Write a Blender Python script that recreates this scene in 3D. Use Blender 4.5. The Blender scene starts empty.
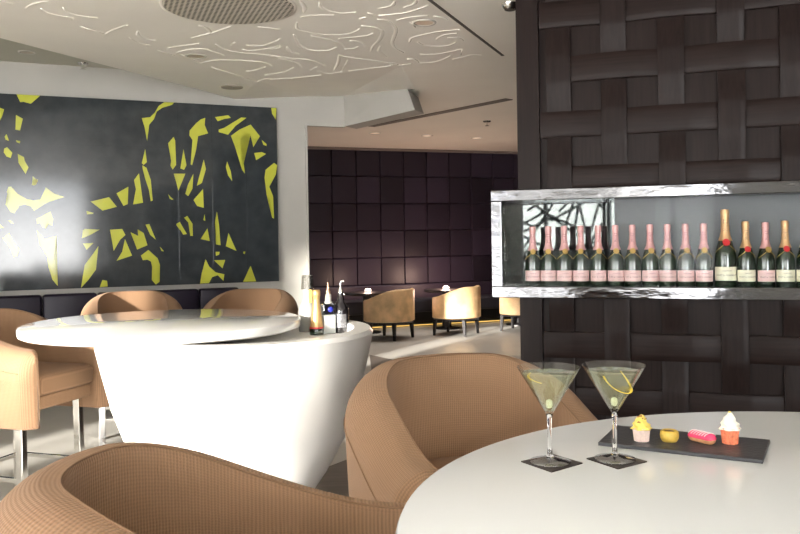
import bpy, bmesh, math, random
from mathutils import Vector, Matrix
random.seed(7)
PI = math.pi
S = bpy.context.scene
COL = S.collection

# ------------------------------------------------------------------ camera
F, HZ, CAMZ, ROLL = 820.0, 238.0, 1.40, 0.015
cd = bpy.data.cameras.new('camera'); cam = bpy.data.objects.new('camera', cd); COL.objects.link(cam)
cd.sensor_width = 36.0; cd.lens = 36.0 * F / 800.0
cd.shift_y = -(267.0 - HZ) / 800.0
cd.clip_start = 0.05
cs, sn = math.cos(ROLL), math.sin(ROLL)
cam.matrix_world = Matrix(((cs, sn, 0, 0), (0, 0, -1, 0), (-sn, cs, 0, CAMZ), (0, 0, 0, 1)))
S.camera = cam

# ------------------------------------------------------------------ world, sun, exposure
S.view_settings.view_transform = 'Standard'
S.view_settings.look = 'None'
S.view_settings.gamma = 1.0
S.view_settings.use_curve_mapping = False
S.view_settings.exposure = 1.95
SKY = 3.0
w = bpy.data.worlds.new('sky'); S.world = w; w.use_nodes = True
nt = w.node_tree; nt.nodes.clear()
wo = nt.nodes.new('ShaderNodeOutputWorld'); bg = nt.nodes.new('ShaderNodeBackground')
tc = nt.nodes.new('ShaderNodeTexCoord'); sp = nt.nodes.new('ShaderNodeSeparateXYZ'); rp = nt.nodes.new('ShaderNodeValToRGB')
nt.links.new(tc.outputs['Generated'], sp.inputs[0]); nt.links.new(sp.outputs['Z'], rp.inputs[0])
rp.color_ramp.elements[0].position = 0.0; rp.color_ramp.elements[0].color = (1.98, 1.97, 1.95, 1)
rp.color_ramp.elements[1].position = 0.06; rp.color_ramp.elements[1].color = (0.96, 0.985, 1.02, 1)
e_ = rp.color_ramp.elements.new(0.8); e_.color = (0.82, 0.90, 1.0, 1)
nt.links.new(rp.outputs[0], bg.inputs[0]); bg.inputs[1].default_value = SKY
nt.links.new(bg.outputs[0], wo.inputs[0])

SUN_EL = math.radians(9.0)
SUN_D = Vector((0.50, 0.866, 0.0)) * math.cos(SUN_EL) + Vector((0, 0, -math.sin(SUN_EL)))
sl = bpy.data.lights.new('sun', 'SUN'); sl.energy = 8.0; sl.angle = math.radians(2.5); sl.color = (1.0, 0.95, 0.86)
so = bpy.data.objects.new('sun', sl); COL.objects.link(so)
so.rotation_euler = SUN_D.to_track_quat('-Z', 'Y').to_euler(); so.location = (-8, 0, 6)

# ------------------------------------------------------------------ photograph helpers: pixel -> point on a real plane
def ray(x, y):
    u, v = x - 400.0, 267.0 - y - (267.0 - HZ)
    u, v = u / F, v / F
    return Vector((cs * u + sn * v, 1.0, -sn * u + cs * v))
def at_y(x, y, Y):
    return Vector((0, 0, CAMZ)) + ray(x, y) * Y
def at_z(x, y, z):
    r = ray(x, y); return Vector((0, 0, CAMZ)) + r * ((z - CAMZ) / r.z)
def at_plane(x, y, p, n):
    r = ray(x, y); o = Vector((0, 0, CAMZ)); return o + r * ((Vector(p) - o).dot(n) / r.dot(n))

# ------------------------------------------------------------------ materials
def new_mat(name):
    m = bpy.data.materials.new(name); m.use_nodes = True
    return m, m.node_tree, m.node_tree.nodes['Principled BSDF']
def mat(name, col, rough=0.5, metal=0.0, spec=0.5, var=0.0, vscale=6.0, bump=0.0, bscale=40.0, coat=0.0, stretch=None, alpha=None):
    m, t, p = new_mat(name)
    p.inputs['Base Color'].default_value = (*col, 1); p.inputs['Roughness'].default_value = rough
    p.inputs['Metallic'].default_value = metal; p.inputs['Specular IOR Level'].default_value = spec
    p.inputs['Coat Weight'].default_value = coat
    if var or bump:
        c = t.nodes.new('ShaderNodeTexCoord'); mp = t.nodes.new('ShaderNodeMapping')
        t.links.new(c.outputs['Object'], mp.inputs[0])
        if stretch: mp.inputs['Scale'].default_value = stretch
    if var:
        n = t.nodes.new('ShaderNodeTexNoise'); n.inputs['Scale'].default_value = vscale; n.inputs['Detail'].default_value = 4
        t.links.new(mp.outputs[0], n.inputs['Vector'])
        r = t.nodes.new('ShaderNodeValToRGB')
        r.color_ramp.elements[0].position = 0.3; r.color_ramp.elements[1].position = 0.7
        r.color_ramp.elements[0].color = (*[c_ * (1 - var) for c_ in col], 1)
        r.color_ramp.elements[1].color = (*[min(1, c_ * (1 + var)) for c_ in col], 1)
        t.links.new(n.outputs[0], r.inputs[0]); t.links.new(r.outputs[0], p.inputs['Base Color'])
    if bump:
        n2 = t.nodes.new('ShaderNodeTexNoise'); n2.inputs['Scale'].default_value = bscale; n2.inputs['Detail'].default_value = 3
        t.links.new(mp.outputs[0], n2.inputs['Vector'])
        b = t.nodes.new('ShaderNodeBump'); b.inputs['Strength'].default_value = bump; b.inputs['Distance'].default_value = 0.02
        t.links.new(n2.outputs[0], b.inputs['Height']); t.links.new(b.outputs[0], p.inputs['Normal'])
    return m
def emit(name, col, strength):
    m, t, p = new_mat(name)
    p.inputs['Base Color'].default_value = (*col, 1)
    p.inputs['Emission Color'].default_value = (*col, 1); p.inputs['Emission Strength'].default_value = strength
    return m
def thin_glass(name, tint=(1, 1, 1), refl=1.0):
    m = bpy.data.materials.new(name); m.use_nodes = True; t = m.node_tree; t.nodes.clear()
    o = t.nodes.new('ShaderNodeOutputMaterial'); mx = t.nodes.new('ShaderNodeMixShader')
    tr = t.nodes.new('ShaderNodeBsdfTransparent'); gl = t.nodes.new('ShaderNodeBsdfGlossy'); fr = t.nodes.new('ShaderNodeLayerWeight')
    tr.inputs[0].default_value = (*tint, 1); gl.inputs['Roughness'].default_value = 0.02; fr.inputs[0].default_value = 0.5
    pw_ = t.nodes.new('ShaderNodeMath'); pw_.operation = 'POWER'; pw_.inputs[1].default_value = 4.0; t.links.new(fr.outputs['Facing'], pw_.inputs[0])
    ml = t.nodes.new('ShaderNodeMath'); ml.operation = 'MULTIPLY_ADD'; ml.inputs[1].default_value = 0.9; ml.inputs[2].default_value = 0.03 * refl; ml.use_clamp = True
    t.links.new(pw_.outputs[0], ml.inputs[0]); t.links.new(ml.outputs[0], mx.inputs[0])
    t.links.new(tr.outputs[0], mx.inputs[1]); t.links.new(gl.outputs[0], mx.inputs[2]); t.links.new(mx.outputs[0], o.inputs[0])
    return m
def fabric_mat(name, col, ribs=110.0):
    m, t, p = new_mat(name)
    p.inputs['Roughness'].default_value = 0.85; p.inputs['Specular IOR Level'].default_value = 0.15
    p.inputs['Sheen Weight'].default_value = 0.06; p.inputs['Sheen Roughness'].default_value = 0.5
    uv = t.nodes.new('ShaderNodeUVMap'); sx = t.nodes.new('ShaderNodeSeparateXYZ'); t.links.new(uv.outputs[0], sx.inputs[0])
    def wave(sock, freq, ph=None):
        a = t.nodes.new('ShaderNodeMath'); a.operation = 'MULTIPLY'; a.inputs[1].default_value = freq * 2 * PI
        t.links.new(sock, a.inputs[0])
        s = t.nodes.new('ShaderNodeMath'); s.operation = 'SINE'; t.links.new(a.outputs[0], s.inputs[0]); return s.outputs[0]
    su = wave(sx.outputs['X'], ribs); sv = wave(sx.outputs['Y'], ribs * 1.3)
    ml = t.nodes.new('ShaderNodeMath'); ml.operation = 'MULTIPLY'; ml.inputs[1].default_value = 0.45; t.links.new(sv, ml.inputs[0])
    ad = t.nodes.new('ShaderNodeMath'); ad.operation = 'ADD'; t.links.new(su, ad.inputs[0]); t.links.new(ml.outputs[0], ad.inputs[1])
    mr = t.nodes.new('ShaderNodeMapRange'); mr.inputs[1].default_value = -1.45; mr.inputs[2].default_value = 1.45; t.links.new(ad.outputs[0], mr.inputs[0])
    r = t.nodes.new('ShaderNodeValToRGB'); r.color_ramp.elements[0].position = 0.1; r.color_ramp.elements[1].position = 0.8
    r.color_ramp.elements[0].color = (*[c * 0.80 for c in col], 1); r.color_ramp.elements[1].color = (*[c * 1.08 for c in col], 1)
    t.links.new(mr.outputs[0], r.inputs[0]); t.links.new(r.outputs[0], p.inputs['Base Color'])
    b = t.nodes.new('ShaderNodeBump'); b.inputs['Strength'].default_value = 0.5; b.inputs['Distance'].default_value = 0.003
    t.links.new(mr.outputs[0], b.inputs['Height']); t.links.new(b.outputs[0], p.inputs['Normal'])
    return m

M = {}
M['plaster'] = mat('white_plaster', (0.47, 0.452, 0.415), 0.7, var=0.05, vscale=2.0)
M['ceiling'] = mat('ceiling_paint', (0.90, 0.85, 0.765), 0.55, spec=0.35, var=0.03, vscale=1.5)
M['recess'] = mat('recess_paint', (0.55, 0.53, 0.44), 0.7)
M['stone'] = mat('floor_stone', (0.56, 0.54, 0.50), 0.35, var=0.10, vscale=1.3)
M['timber'] = mat('floor_taupe', (0.14, 0.115, 0.10), 0.4, var=0.2, vscale=3, stretch=(1, 8, 1))
M['wenge'] = mat('dark_wenge', (0.0145, 0.009, 0.0079), 0.33, spec=0.085, var=0.25, vscale=9, bump=0.08, bscale=60, stretch=(1, 1, 1))
M['wenge_h'] = mat('dark_wenge_grain', (0.0150, 0.0092, 0.0080), 0.33, spec=0.085, var=0.3, vscale=14, stretch=(0.3, 0.3, 6))
M['wenge_v'] = mat('dark_wenge_upright_grain', (0.0140, 0.0088, 0.0078), 0.33, spec=0.085, var=0.3, vscale=14, stretch=(6, 6, 0.3))
M['pad'] = mat('aubergine_leather', (0.027, 0.018, 0.027), 0.42, spec=0.3, var=0.12, vscale=2.2)
M['purple'] = mat('purple_leather', (0.010, 0.006, 0.018), 0.38, spec=0.35, var=0.15, vscale=5)
def island_vary(m, lo, hi):
    t = m.node_tree; p = t.nodes['Principled BSDF']; g = t.nodes.new('ShaderNodeNewGeometry'); r = t.nodes.new('ShaderNodeValToRGB')
    r.color_ramp.elements[0].color = (*lo, 1); r.color_ramp.elements[1].color = (*hi, 1)
    t.links.new(g.outputs['Random Per Island'], r.inputs[0]); t.links.new(r.outputs[0], p.inputs['Base Color'])
island_vary(M['pad'], (0.015, 0.0105, 0.018), (0.034, 0.025, 0.044))
M['plum'] = mat('plum_base', (0.06, 0.027, 0.02), 0.5)
M['slate_seat'] = mat('slate_blue_leather', (0.025, 0.024, 0.034), 0.45)
M['white_top'] = mat('white_solid_surface', (0.78, 0.775, 0.76), 0.04, spec=0.5, coat=0.3)
M['table_white'] = mat('white_table_surface', (0.76, 0.785, 0.80), 0.17, spec=0.4)
M['bar_white'] = mat('white_gloss_moulding', (0.90, 0.885, 0.85), 0.28, spec=0.4)
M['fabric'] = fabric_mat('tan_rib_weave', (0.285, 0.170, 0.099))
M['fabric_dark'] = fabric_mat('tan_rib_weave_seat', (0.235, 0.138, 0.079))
M['chrome'] = mat('chrome', (0.83, 0.82, 0.80), 0.08, 1.0)
M['chrome_worn'] = mat('polished_metal_rippled', (0.135, 0.135, 0.14), 0.10, 1.0, bump=0.18, bscale=6, stretch=(1.0, 1.0, 3.0))
M['mirror'] = mat('mirror', (0.15, 0.16, 0.16), 0.02, 1.0)
M['greyback'] = mat('grey_satin_back', (0.115, 0.118, 0.125), 0.45, spec=0.5)
M['black_wood'] = mat('black_stained_wood', (0.012, 0.010, 0.011), 0.35)
M['tan_leather'] = mat('honey_leather', (0.70, 0.46, 0.24), 0.5, var=0.22, vscale=7)
M['slate'] = mat('slate', (0.035, 0.035, 0.04), 0.45, var=0.15, vscale=30, bump=0.1, bscale=120)
M['coaster'] = mat('dark_coaster', (0.035, 0.025, 0.022), 0.5, var=0.2, vscale=60)
M['glass'] = thin_glass('clear_thin_glass', (0.97, 0.98, 0.97), 1.6)
M['pane'] = thin_glass('case_pane', (0.96, 0.97, 0.97), 0.12)
M['dark_metal'] = mat('dark_bronze', (0.03, 0.028, 0.026), 0.4, 0.6)
M['fitting'] = mat('fitting_white', (0.6, 0.57, 0.5), 0.4)
M['dark_hole'] = mat('dark_hole', (0.05, 0.045, 0.035), 0.6)

# ------------------------------------------------------------------ mesh helpers
class MB:
    def __init__(self): self.bm = bmesh.new(); self.uv = self.bm.loops.layers.uv.new('UVMap')
    def face(self, vs):
        try: return self.bm.faces.new(vs)
        except ValueError: return None
    def verts(self, pts): return [self.bm.verts.new(p) for p in pts]
    def poly(self, pts): return self.face(self.verts(pts))
    def box(self, c, s, rz=0.0, mtx=None):
        R = Matrix.Rotation(rz, 4, 'Z') if mtx is None else mtx
        v = []
        for dz in (-.5, .5):
            for dx, dy in ((-.5, -.5), (.5, -.5), (.5, .5), (-.5, .5)):
                v.append(self.bm.verts.new(Vector(c) + (R @ Vector((dx * s[0], dy * s[1], dz * s[2])))))
        for f in ((3, 2, 1, 0), (4, 5, 6, 7), (0, 1, 5, 4), (1, 2, 6, 5), (2, 3, 7, 6), (3, 0, 4, 7)): self.face([v[i] for i in f])
        return v
    def prism(self, pts, z0, z1):
        a = self.verts([(p[0], p[1], z0) for p in pts]); b = self.verts([(p[0], p[1], z1) for p in pts])
        n = len(pts); self.face(a[::-1]); self.face(b)
        for i in range(n): self.face((a[i], a[(i + 1) % n], b[(i + 1) % n], b[i]))
    def extrude(self, pts, d):          # planar loop of 3D points pushed by vector d
        d = Vector(d); a = self.verts(pts); b = self.verts([Vector(p) + d for p in pts]); n = len(pts)
        self.face(a); self.face(b[::-1])
        for i in range(n): self.face((a[(i + 1) % n], a[i], b[i], b[(i + 1) % n]))
    def lathe(self, prof, n=32, c=(0, 0, 0), close=True, sx=1.0, sy=1.0):
        rings = []
        for r, z in prof:
            if r < 1e-6: rings.append([self.bm.verts.new((c[0], c[1], c[2] + z))])
            else: rings.append([self.bm.verts.new((c[0] + sx * r * math.cos(2 * PI * i / n), c[1] + sy * r * math.sin(2 * PI * i / n), c[2] + z)) for i in range(n)])
        for a, b in zip(rings[:-1], rings[1:]):
            for i in range(n):
                j = (i + 1) % n
                if len(a) == 1 and len(b) == 1: continue
                if len(a) == 1: self.face((a[0], b[j], b[i]))
                elif len(b) == 1: self.face((a[i], a[j], b[0]))
                else: self.face((a[i], a[j], b[j], b[i]))
        if close:
            if len(rings[0]) > 1: self.face(rings[0][::-1])
            if len(rings[-1]) > 1: self.face(rings[-1])
    def tube(self, pts, r, n=8, flat=None, up=Vector((0, 0, 1))):
        pts = [Vector(p) for p in pts]; rings = []
        for i, p in enumerate(pts):
            d = (pts[min(i + 1, len(pts) - 1)] - pts[max(i - 1, 0)]).normalized()
            u = up if abs(d.dot(up)) < 0.95 else Vector((1, 0, 0))
            sde = d.cross(u).normalized(); u2 = sde.cross(d).normalized()
            ru = flat if flat else r
            rr = r[i] if isinstance(r, (list, tuple)) else r
            ru = flat if flat else rr
            rings.append([self.bm.verts.new(p + sde * rr * math.cos(2 * PI * k / n) + u2 * ru * math.sin(2 * PI * k / n)) for k in range(n)])
        for a, b in zip(rings[:-1], rings[1:]):
            for k in range(n): self.face((a[k], a[(k + 1) % n], b[(k + 1) % n], b[k]))
        self.face(rings[0][::-1]); self.face(rings[-1])
    def bar(self, a, b, wd, hg=None):   # square tube between two points
        a, b = Vector(a), Vector(b); hg = hg or wd
        d = (b - a).normalized(); u = Vector((0, 0, 1)) if abs(d.z) < 0.9 else Vector((1, 0, 0))
        s = d.cross(u).normalized(); u = s.cross(d).normalized()
        q = [(-1, -1), (1, -1), (1, 1), (-1, 1)]
        A = [self.bm.verts.new(a + s * wd / 2 * i + u * hg / 2 * j) for i, j in q]; B = [self.bm.verts.new(b + s * wd / 2 * i + u * hg / 2 * j) for i, j in q]
        self.face(A[::-1]); self.face(B)
        for k in range(4): self.face((A[k], A[(k + 1) % 4], B[(k + 1) % 4], B[k]))
    def build(self, name, m, parent=None, smooth=False, bevel=0.0, angle=None, seg=2):
        bmesh.ops.recalc_face_normals(self.bm, faces=self.bm.faces[:])
        me = bpy.data.meshes.new(name); self.bm.to_mesh(me); self.bm.free()
        o = bpy.data.objects.new(name, me); COL.objects.link(o); me.materials.append(m)
        if smooth:
            for p in me.polygons: p.use_smooth = True
            if angle is not None:
                try: me.set_sharp_from_angle(angle=math.radians(angle))
                except Exception: pass
        if bevel:
            b = o.modifiers.new('bevel', 'BEVEL'); b.width = bevel; b.segments = seg; b.limit_method = 'ANGLE'; b.angle_limit = math.radians(40)
        if parent is not None: o.parent = parent
        return o
def tag(o, label, cat, group=None, kind=None):
    o['label'] = label; o['category'] = cat
    if group: o['group'] = group
    if kind: o['kind'] = kind
    return o
def thing(name, label, cat, loc=(0, 0, 0), rz=0.0, group=None):
    o = bpy.data.objects.new(name, None); COL.objects.link(o); o.location = loc; o.rotation_euler = (0, 0, rz); o.empty_display_size = 0.1
    return tag(o, label, cat, group)
def structure(o, label, cat):
    o['kind'] = 'structure'; o['label'] = label; o['category'] = cat; return o
def dup(src, loc, rz, label, group=None):
    kids = list(src.children)
    r = src.copy(); COL.objects.link(r); r.location = loc; r.rotation_euler = (0, 0, rz); r['label'] = label
    if group: r['group'] = group
    for ch in kids:
        c = ch.copy(); COL.objects.link(c); c.parent = r
        for g in list(ch.children):
            d = g.copy(); COL.objects.link(d); d.parent = c
    return r
def smooth_path(pts, sub=6):
    pts = [Vector(p) for p in pts]
    if len(pts) < 3: return pts
    out = []
    for i in range(len(pts) - 1):
        p0 = pts[max(i - 1, 0)]; p1 = pts[i]; p2 = pts[i + 1]; p3 = pts[min(i + 2, len(pts) - 1)]
        for k in range(sub):
            t = k / sub
            out.append(0.5 * ((2 * p1) + (p2 - p0) * t + (2 * p0 - 5 * p1 + 4 * p2 - p3) * t * t + (3 * p1 - p0 - 3 * p2 + p3) * t ** 3))
    out.append(pts[-1]); return out

# ------------------------------------------------------------------ plan of the room
E1 = Vector((0.918, -0.397, 0)); E2 = Vector((0.394, 0.919, 0))
ART_P = Vector((-3.64, 7.47, 0)); ART_D = Vector((0.9135, 0.4069, 0)).normalized(); ART_N = Vector((ART_D.y, -ART_D.x, 0))
WALL_P = ART_P - ART_N * 0.06
CEIL = 2.85
def on_art_wall(x, y): return at_plane(x, y, WALL_P, ART_N)
FD = Vector((-0.196, -0.981, 0)); FN = Vector((0.981, -0.196, 0))
corner = WALL_P - ART_D * 0.75                                 # art wall meets the glazed front
jamb = on_art_wall(306, 200); jamb2 = on_art_wall(345, 126)

# floor
fc = [corner - FD * .2 - FN * .1, corner + FD * 12.5 - FN * .1]
mb = MB(); mb.prism([(fc[0].x, fc[0].y), (fc[1].x, fc[1].y), (7, fc[1].y), (7, 17), (-6.5, 17), (-6.5, 11)], -0.1, 0.0)
structure(mb.build('floor', M['stone']), 'pale grey stone floor of the lounge', 'floor')
mb = MB(); mb.prism([(-0.75, 4.6), (-0.15, 5.5), (-0.387, 9.85), (0.5, 8.5), (5.5, 6.9), (5.5, -0.5), (-0.9, -0.5), (-1.2, 2.9)], 0.0, 0.004)
structure(mb.build('floor_timber', M['timber']), 'dark taupe timber floor in front of the woven wall', 'floor')

# ceiling: flat raft with an edge along E2, a gently rising strip to the art wall
raft0 = at_z(0, 38, CEIL); back = raft0 - E2 * 9.6
w0 = on_art_wall(236, 100); w0.z = CEIL
relB = at_z(258, 81, CEIL); relC = at_z(502, 55, CEIL); relD = at_z(430, 0, CEIL); relA = at_z(80, 26, CEIL)
rb1 = relB.lerp(relC, 0.62)
w1 = jamb.copy(); w1.z = 2.92; w2 = jamb2.copy(); w2.z = 2.95; wd = at_y(415, 88, 8.0); wd.z = CEIL
mb = MB()
mb.poly([(raft0.x, raft0.y, CEIL), (back.x, back.y, CEIL), (8, back.y, CEIL), (8, 17, CEIL), (wd.x, 17, CEIL), (wd.x, wd.y, CEIL), rb1, relB, w0])
mb.poly([relB, rb1, w1, w0]); mb.poly([rb1, wd, w2, w1])
mb.poly([(wd.x, wd.y, CEIL), (wd.x, 17, CEIL), (-6, 17, CEIL), (-6, 11.2, CEIL), (jamb2.x - 1.2, 8.9, CEIL), (jamb2.x, jamb2.y + 0.04, CEIL)])
bmesh.ops.remove_doubles(mb.bm, verts=mb.bm.verts[:], dist=1e-4)
ce = mb.build('ceiling', M['ceiling'])
for f in ce.data.polygons: f.use_smooth = False
structure(ce, 'cream plaster ceiling with swirling relief', 'ceiling')
# fascia of the raft and the higher recess behind it
zz_ = Vector((0, 0, .004)); mb = MB(); mb.extrude([raft0 - E2 * 9.6 + zz_, w0 + zz_, w0 + Vector((0, 0, 0.35)), raft0 - E2 * 9.6 + Vector((0, 0, 0.35))], E1 * 0.04)
structure(mb.build('trim_1', M['ceiling']), 'edge of the lowered ceiling', 'trim')
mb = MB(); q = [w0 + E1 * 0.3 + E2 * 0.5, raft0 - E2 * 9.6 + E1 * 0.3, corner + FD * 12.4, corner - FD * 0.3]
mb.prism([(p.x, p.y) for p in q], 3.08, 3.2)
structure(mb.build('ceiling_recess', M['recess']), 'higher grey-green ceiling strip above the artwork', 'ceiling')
# roof slab keeps the sky out above the raft
mb = MB(); q = [corner - FD * 0.3 - FN * .2, corner + FD * 12.5 - FN * .2]
mb.prism([(q[0].x, q[0].y), (q[1].x, q[1].y), (8, q[1].y), (8, 17), (-6, 17)], 3.25, 3.4)
structure(mb.build('roof_slab', M['plaster']), 'roof slab over the lounge', 'roof')

# art wall, jamb, header and bulkhead
mb = MB(); d = -ART_N * 0.07
a, b = corner, jamb
mb.extrude([(a.x, a.y, 0), (b.x, b.y, 0), (b.x, b.y, 3.2), (a.x, a.y, 3.2)], d)
hz_ = on_art_wall(306, 125.4).z
a, b = jamb, jamb2
mb.extrude([(a.x, a.y, hz_), (b.x, b.y, hz_), (b.x, b.y, 3.1), (a.x, a.y, 3.1)], d)
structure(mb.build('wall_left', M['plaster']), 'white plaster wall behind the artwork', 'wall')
mb = MB()
p1 = at_y(345, 126.3, jamb2.y); p2 = at_y(415, 110, 8.0); p3 = at_y(404, 84, 8.05); p4 = at_y(343, 88.6, jamb2.y)
mb.extrude([p1, p2, p3 + Vector((0, 0, .06)), p4 + Vector((0, 0, .1))], (0.10, 0.45, 0.03))
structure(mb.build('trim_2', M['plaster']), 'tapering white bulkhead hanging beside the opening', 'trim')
mb = MB(); jt = jamb + ART_D * 0.012
mb.box((jt.x - .012, jt.y + 0.02, hz_ / 2), (0.02, 0.09, hz_), math.atan2(ART_D.y, ART_D.x))
structure(mb.build('trim_3', M['plaster']), 'slim white jamb at the alcove opening', 'trim')

# glazed front to the left of and behind the viewpoint
def front(s, z=0.0, off=0.0): p = corner + FD * s - FN * off; return Vector((p.x, p.y, z))
mb = MB()
def pier(s0, s1, z0, z1): mb.extrude([front(s0, z0), front(s1, z0), front(s1, z1), front(s0, z1)], -FN * 0.08)
pier(-0.2, 6.75, 0, 3.3); pier(8.7, 11.2, 0, 3.3); pier(0, 12.4, 2.76, 3.3)  # unseen piers, spans set to keep sun off the art wall and chairs
structure(mb.build('wall_front', M['plaster']), 'unseen plaster piers placed in the glazed front to block the sun', 'wall')
fb = front(12.4)
mb = MB()
for s_ in (6.78, 7.7, 8.67, 11.23, 12.36): mb.bar(front(s_, 0, .05), front(s_, 2.76, .05), 0.07)
mb.bar(front(6.75, .06, .05), front(12.4, .06, .05), 0.07, 0.12)
for x_ in (fb.x + 1.2, fb.x + 2.4, fb.x + 3.7, fb.x + 4.9): mb.bar((x_, fb.y, 0), (x_, fb.y, 2.7), .07)
structure(mb.build('window_1', M['dark_metal']), 'dark mullions of the glazed front', 'window')
BX = -1.2
WX0, WX1 = 1.0, 3.5
mb = MB(); mb.box(((BX + WX0) / 2, fb.y, 1.65), (WX0 - BX, 0.15, 3.3)); mb.box(((WX1 + 6) / 2, fb.y, 1.65), (6 - WX1, 0.15, 3.3)); mb.box(((WX0 + WX1) / 2, fb.y, 3.1), (WX1 - WX0, 0.15, 0.4)); mb.box(((fb.x + BX) / 2, fb.y, 3.0), (BX - fb.x, 0.15, 0.5))
structure(mb.build('wall_back', M['plaster']), 'plaster wall behind the viewpoint', 'wall')
mb = MB(); mb.box((5.6, 5.5, 1.65), (0.15, 24, 3.3))
structure(mb.build('wall_right', M['wenge']), 'dark timber wall on the far right', 'wall')

mb = MB(); mb.box((-7.2, -12.2, 2.1), (4.4, 0.3, 4.2))  # unseen wall added outside to keep low sun off the woven wall
structure(mb.build('wall_sun_block', M['plaster']), 'pale unseen wall added outside to block the low sun', 'wall')

# far alcove wall of puffed leather squares
PW_P = at_y(306, 147, 12.8); PW_P.z = 0; PW_D = Vector((0.937, 0.35, 0)).normalized(); PW_N = Vector((PW_D.y, -PW_D.x, 0))
mb = MB(); cw, rh = 0.405, 0.437
def pw(t, z, off=0.0): return PW_P + PW_D * t + PW_N * off + Vector((0, 0, z))
mb.extrude([pw(-4, 0, -.03), pw(7, 0, -.03), pw(7, CEIL, -.03), pw(-4, CEIL, -.03)], -PW_N * 0.12)
for i in range(-4, 14):
    for j in range(6):
        t0 = i * cw; z1 = 2.835 - j * rh; z0 = z1 - rh
        G = []
        for b_ in (0, .03, .5, .97, 1):
            row = []
            for a_ in (0, .03, .5, .97, 1):
                e = min(a_, 1 - a_, b_, 1 - b_); off = -0.02 if e <= 0 else (0.004 if e < .1 else 0.016)
                row.append(mb.bm.verts.new(pw(t0 + a_ * cw, z0 + b_ * rh, off)))
            G.append(row)
        for y_ in range(4):
            for x_ in range(4): mb.face((G[y_][x_], G[y_][x_ + 1], G[y_ + 1][x_ + 1], G[y_ + 1][x_]))
structure(mb.build('wall_alcove', M['pad'], smooth=True, angle=50), 'padded aubergine leather wall of the alcove', 'wall')
mb = MB(); a = pw(-4, CEIL - .021, .03); b = pw(7, CEIL - .021, .03); mb.bar(a, b, 0.05, 0.04)
structure(mb.build('trim_4', mat('cornice', (0.20, 0.16, 0.15), 0.6)), 'brown cornice above the padded wall', 'trim')

mb = MB(); a = corner + Vector((0.1, 0.2, 0)); b = pw(-4.0, 0, .1)
mb.extrude([(a.x, a.y, 0), (b.x, b.y, 0), (b.x, b.y, 3.2), (a.x, a.y, 3.2)], (-0.15, 0, 0))
structure(mb.build('wall_alcove_end', M['plaster']), 'wall closing the hidden left end of the alcove', 'wall')

# ------------------------------------------------------------------ ceiling relief and fittings
Z = CEIL
def zc(L, ox, oy, k): return [[at_z(ox + x / k, max(-6, oy + y / k), Z) for x, y in l] for l in L]
R1 = [[(175,0),(205,40),(200,75)],[(295,10),(300,40),(350,65),(430,78),(510,70)],[(640,50),(720,35),(740,5)],[(180,100),(260,92),(380,88)],
 [(160,130),(160,165),(200,185),(300,203),(420,207),(500,190),(530,170)],[(140,205),(165,250),(200,285),(270,300),(350,298),(390,280)],
 [(240,212),(330,230),(410,255),(440,285)],[(405,228),(500,220),(580,210),(610,195)],[(470,240),(530,248),(565,280)],[(440,290),(500,288),(520,275)],
 [(540,152),(620,162),(665,185),(650,235),(610,275),(600,305)],[(635,112),(700,125),(745,170),(735,220),(725,250),(740,285),(790,310)],
 [(655,270),(650,305),(690,335)],[(640,90),(771,82)],[(100,275),(120,305),(170,320)],[(40,345),(110,360),(160,375),(185,400)],[(0,330),(120,345),(230,355),(330,390)],
 [(0,440),(90,425),(140,400)],[(240,415),(280,395)],[(280,420),(340,437),(430,425)],[(410,325),(405,370),(380,415)],[(460,355),(430,415)],
 [(410,328),(500,345),(640,362),(760,382)],[(470,420),(600,405),(720,388)],[(0,470),(150,462),(300,445)],[(0,290),(60,280)],[(0,265),(50,240)],[(580,75),(620,88)],[(530,110),(570,100)]]
R2 = [[(0,85),(80,78),(150,60),(230,30)],[(40,118),(130,100),(230,92)],[(80,45),(140,25),(155,0)],[(260,95),(310,105),(340,115)],
 [(115,250),(130,225),(200,205),(300,185),(420,175)],[(275,230),(320,208),(400,195)],[(165,250),(200,268),(280,275),(350,268),(390,250)],[(340,222),(400,225),(435,240)],
 [(180,320),(260,322),(350,308),(425,290)],[(430,290),(420,325)],[(370,350),(440,335),(480,325),(540,325)],[(180,372),(260,368),(320,350),(360,328)],
 [(100,350),(140,352),(170,370)],[(50,385),(130,378)],[(120,130),(150,160)]]
R3 = [[(40,165),(45,190),(80,210),(140,215)],[(0,205),(40,228),(90,250)],[(365,135),(410,150),(432,180)],[(330,200),(380,190),(440,175),(500,155),(540,140)],
 [(200,255),(280,245),(370,230)],[(250,280),(330,262),(420,262)],[(455,235),(500,262),(580,280),(700,290),(800,300)],[(540,240),(560,225)],
 [(600,262),(640,270),(740,258),(800,240)],[(620,240),(700,245),(770,225),(800,205)],[(390,260),(440,275),(500,295)],[(150,268),(240,297)],[(275,290),(375,338)],[(435,358),(680,435)],
 [(380,335),(450,322),(540,320),(640,325),(720,335),(755,352)],[(620,378),(680,372),(720,355)],[(680,435),(720,420),(760,418)],[(720,400),(800,390)],[(680,140),(800,155)]]
R4 = [[(10,5),(70,20)],[(140,40),(200,15),(260,8)],[(220,45),(250,68),(320,85),(380,95),(385,110)],[(335,40),(360,65),(430,85),(520,95)],[(430,140),(555,180)],
 [(565,180),(620,155),(680,132)],[(730,170),(745,195),(800,215)],[(690,200),(730,228),(800,240)]]
mb = MB()
for L in zc(R1, 270, 0, 5.93) + zc(R2, 390, 0, 5.93) + zc(R3, 130, 0, 5.333) + zc(R4, 0, 0, 5.333):
    P = smooth_path(L, 6)
    P = [Vector((p.x, p.y, Z - 0.001)) for p in P]
    n = len(P); rr = [0.014 * min(1.0, 0.35 + 2.2 * min(i, n - 1 - i) / max(1, n - 1)) for i in range(n)]
    mb.tube(P, rr, 8, flat=0.0028)
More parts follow.
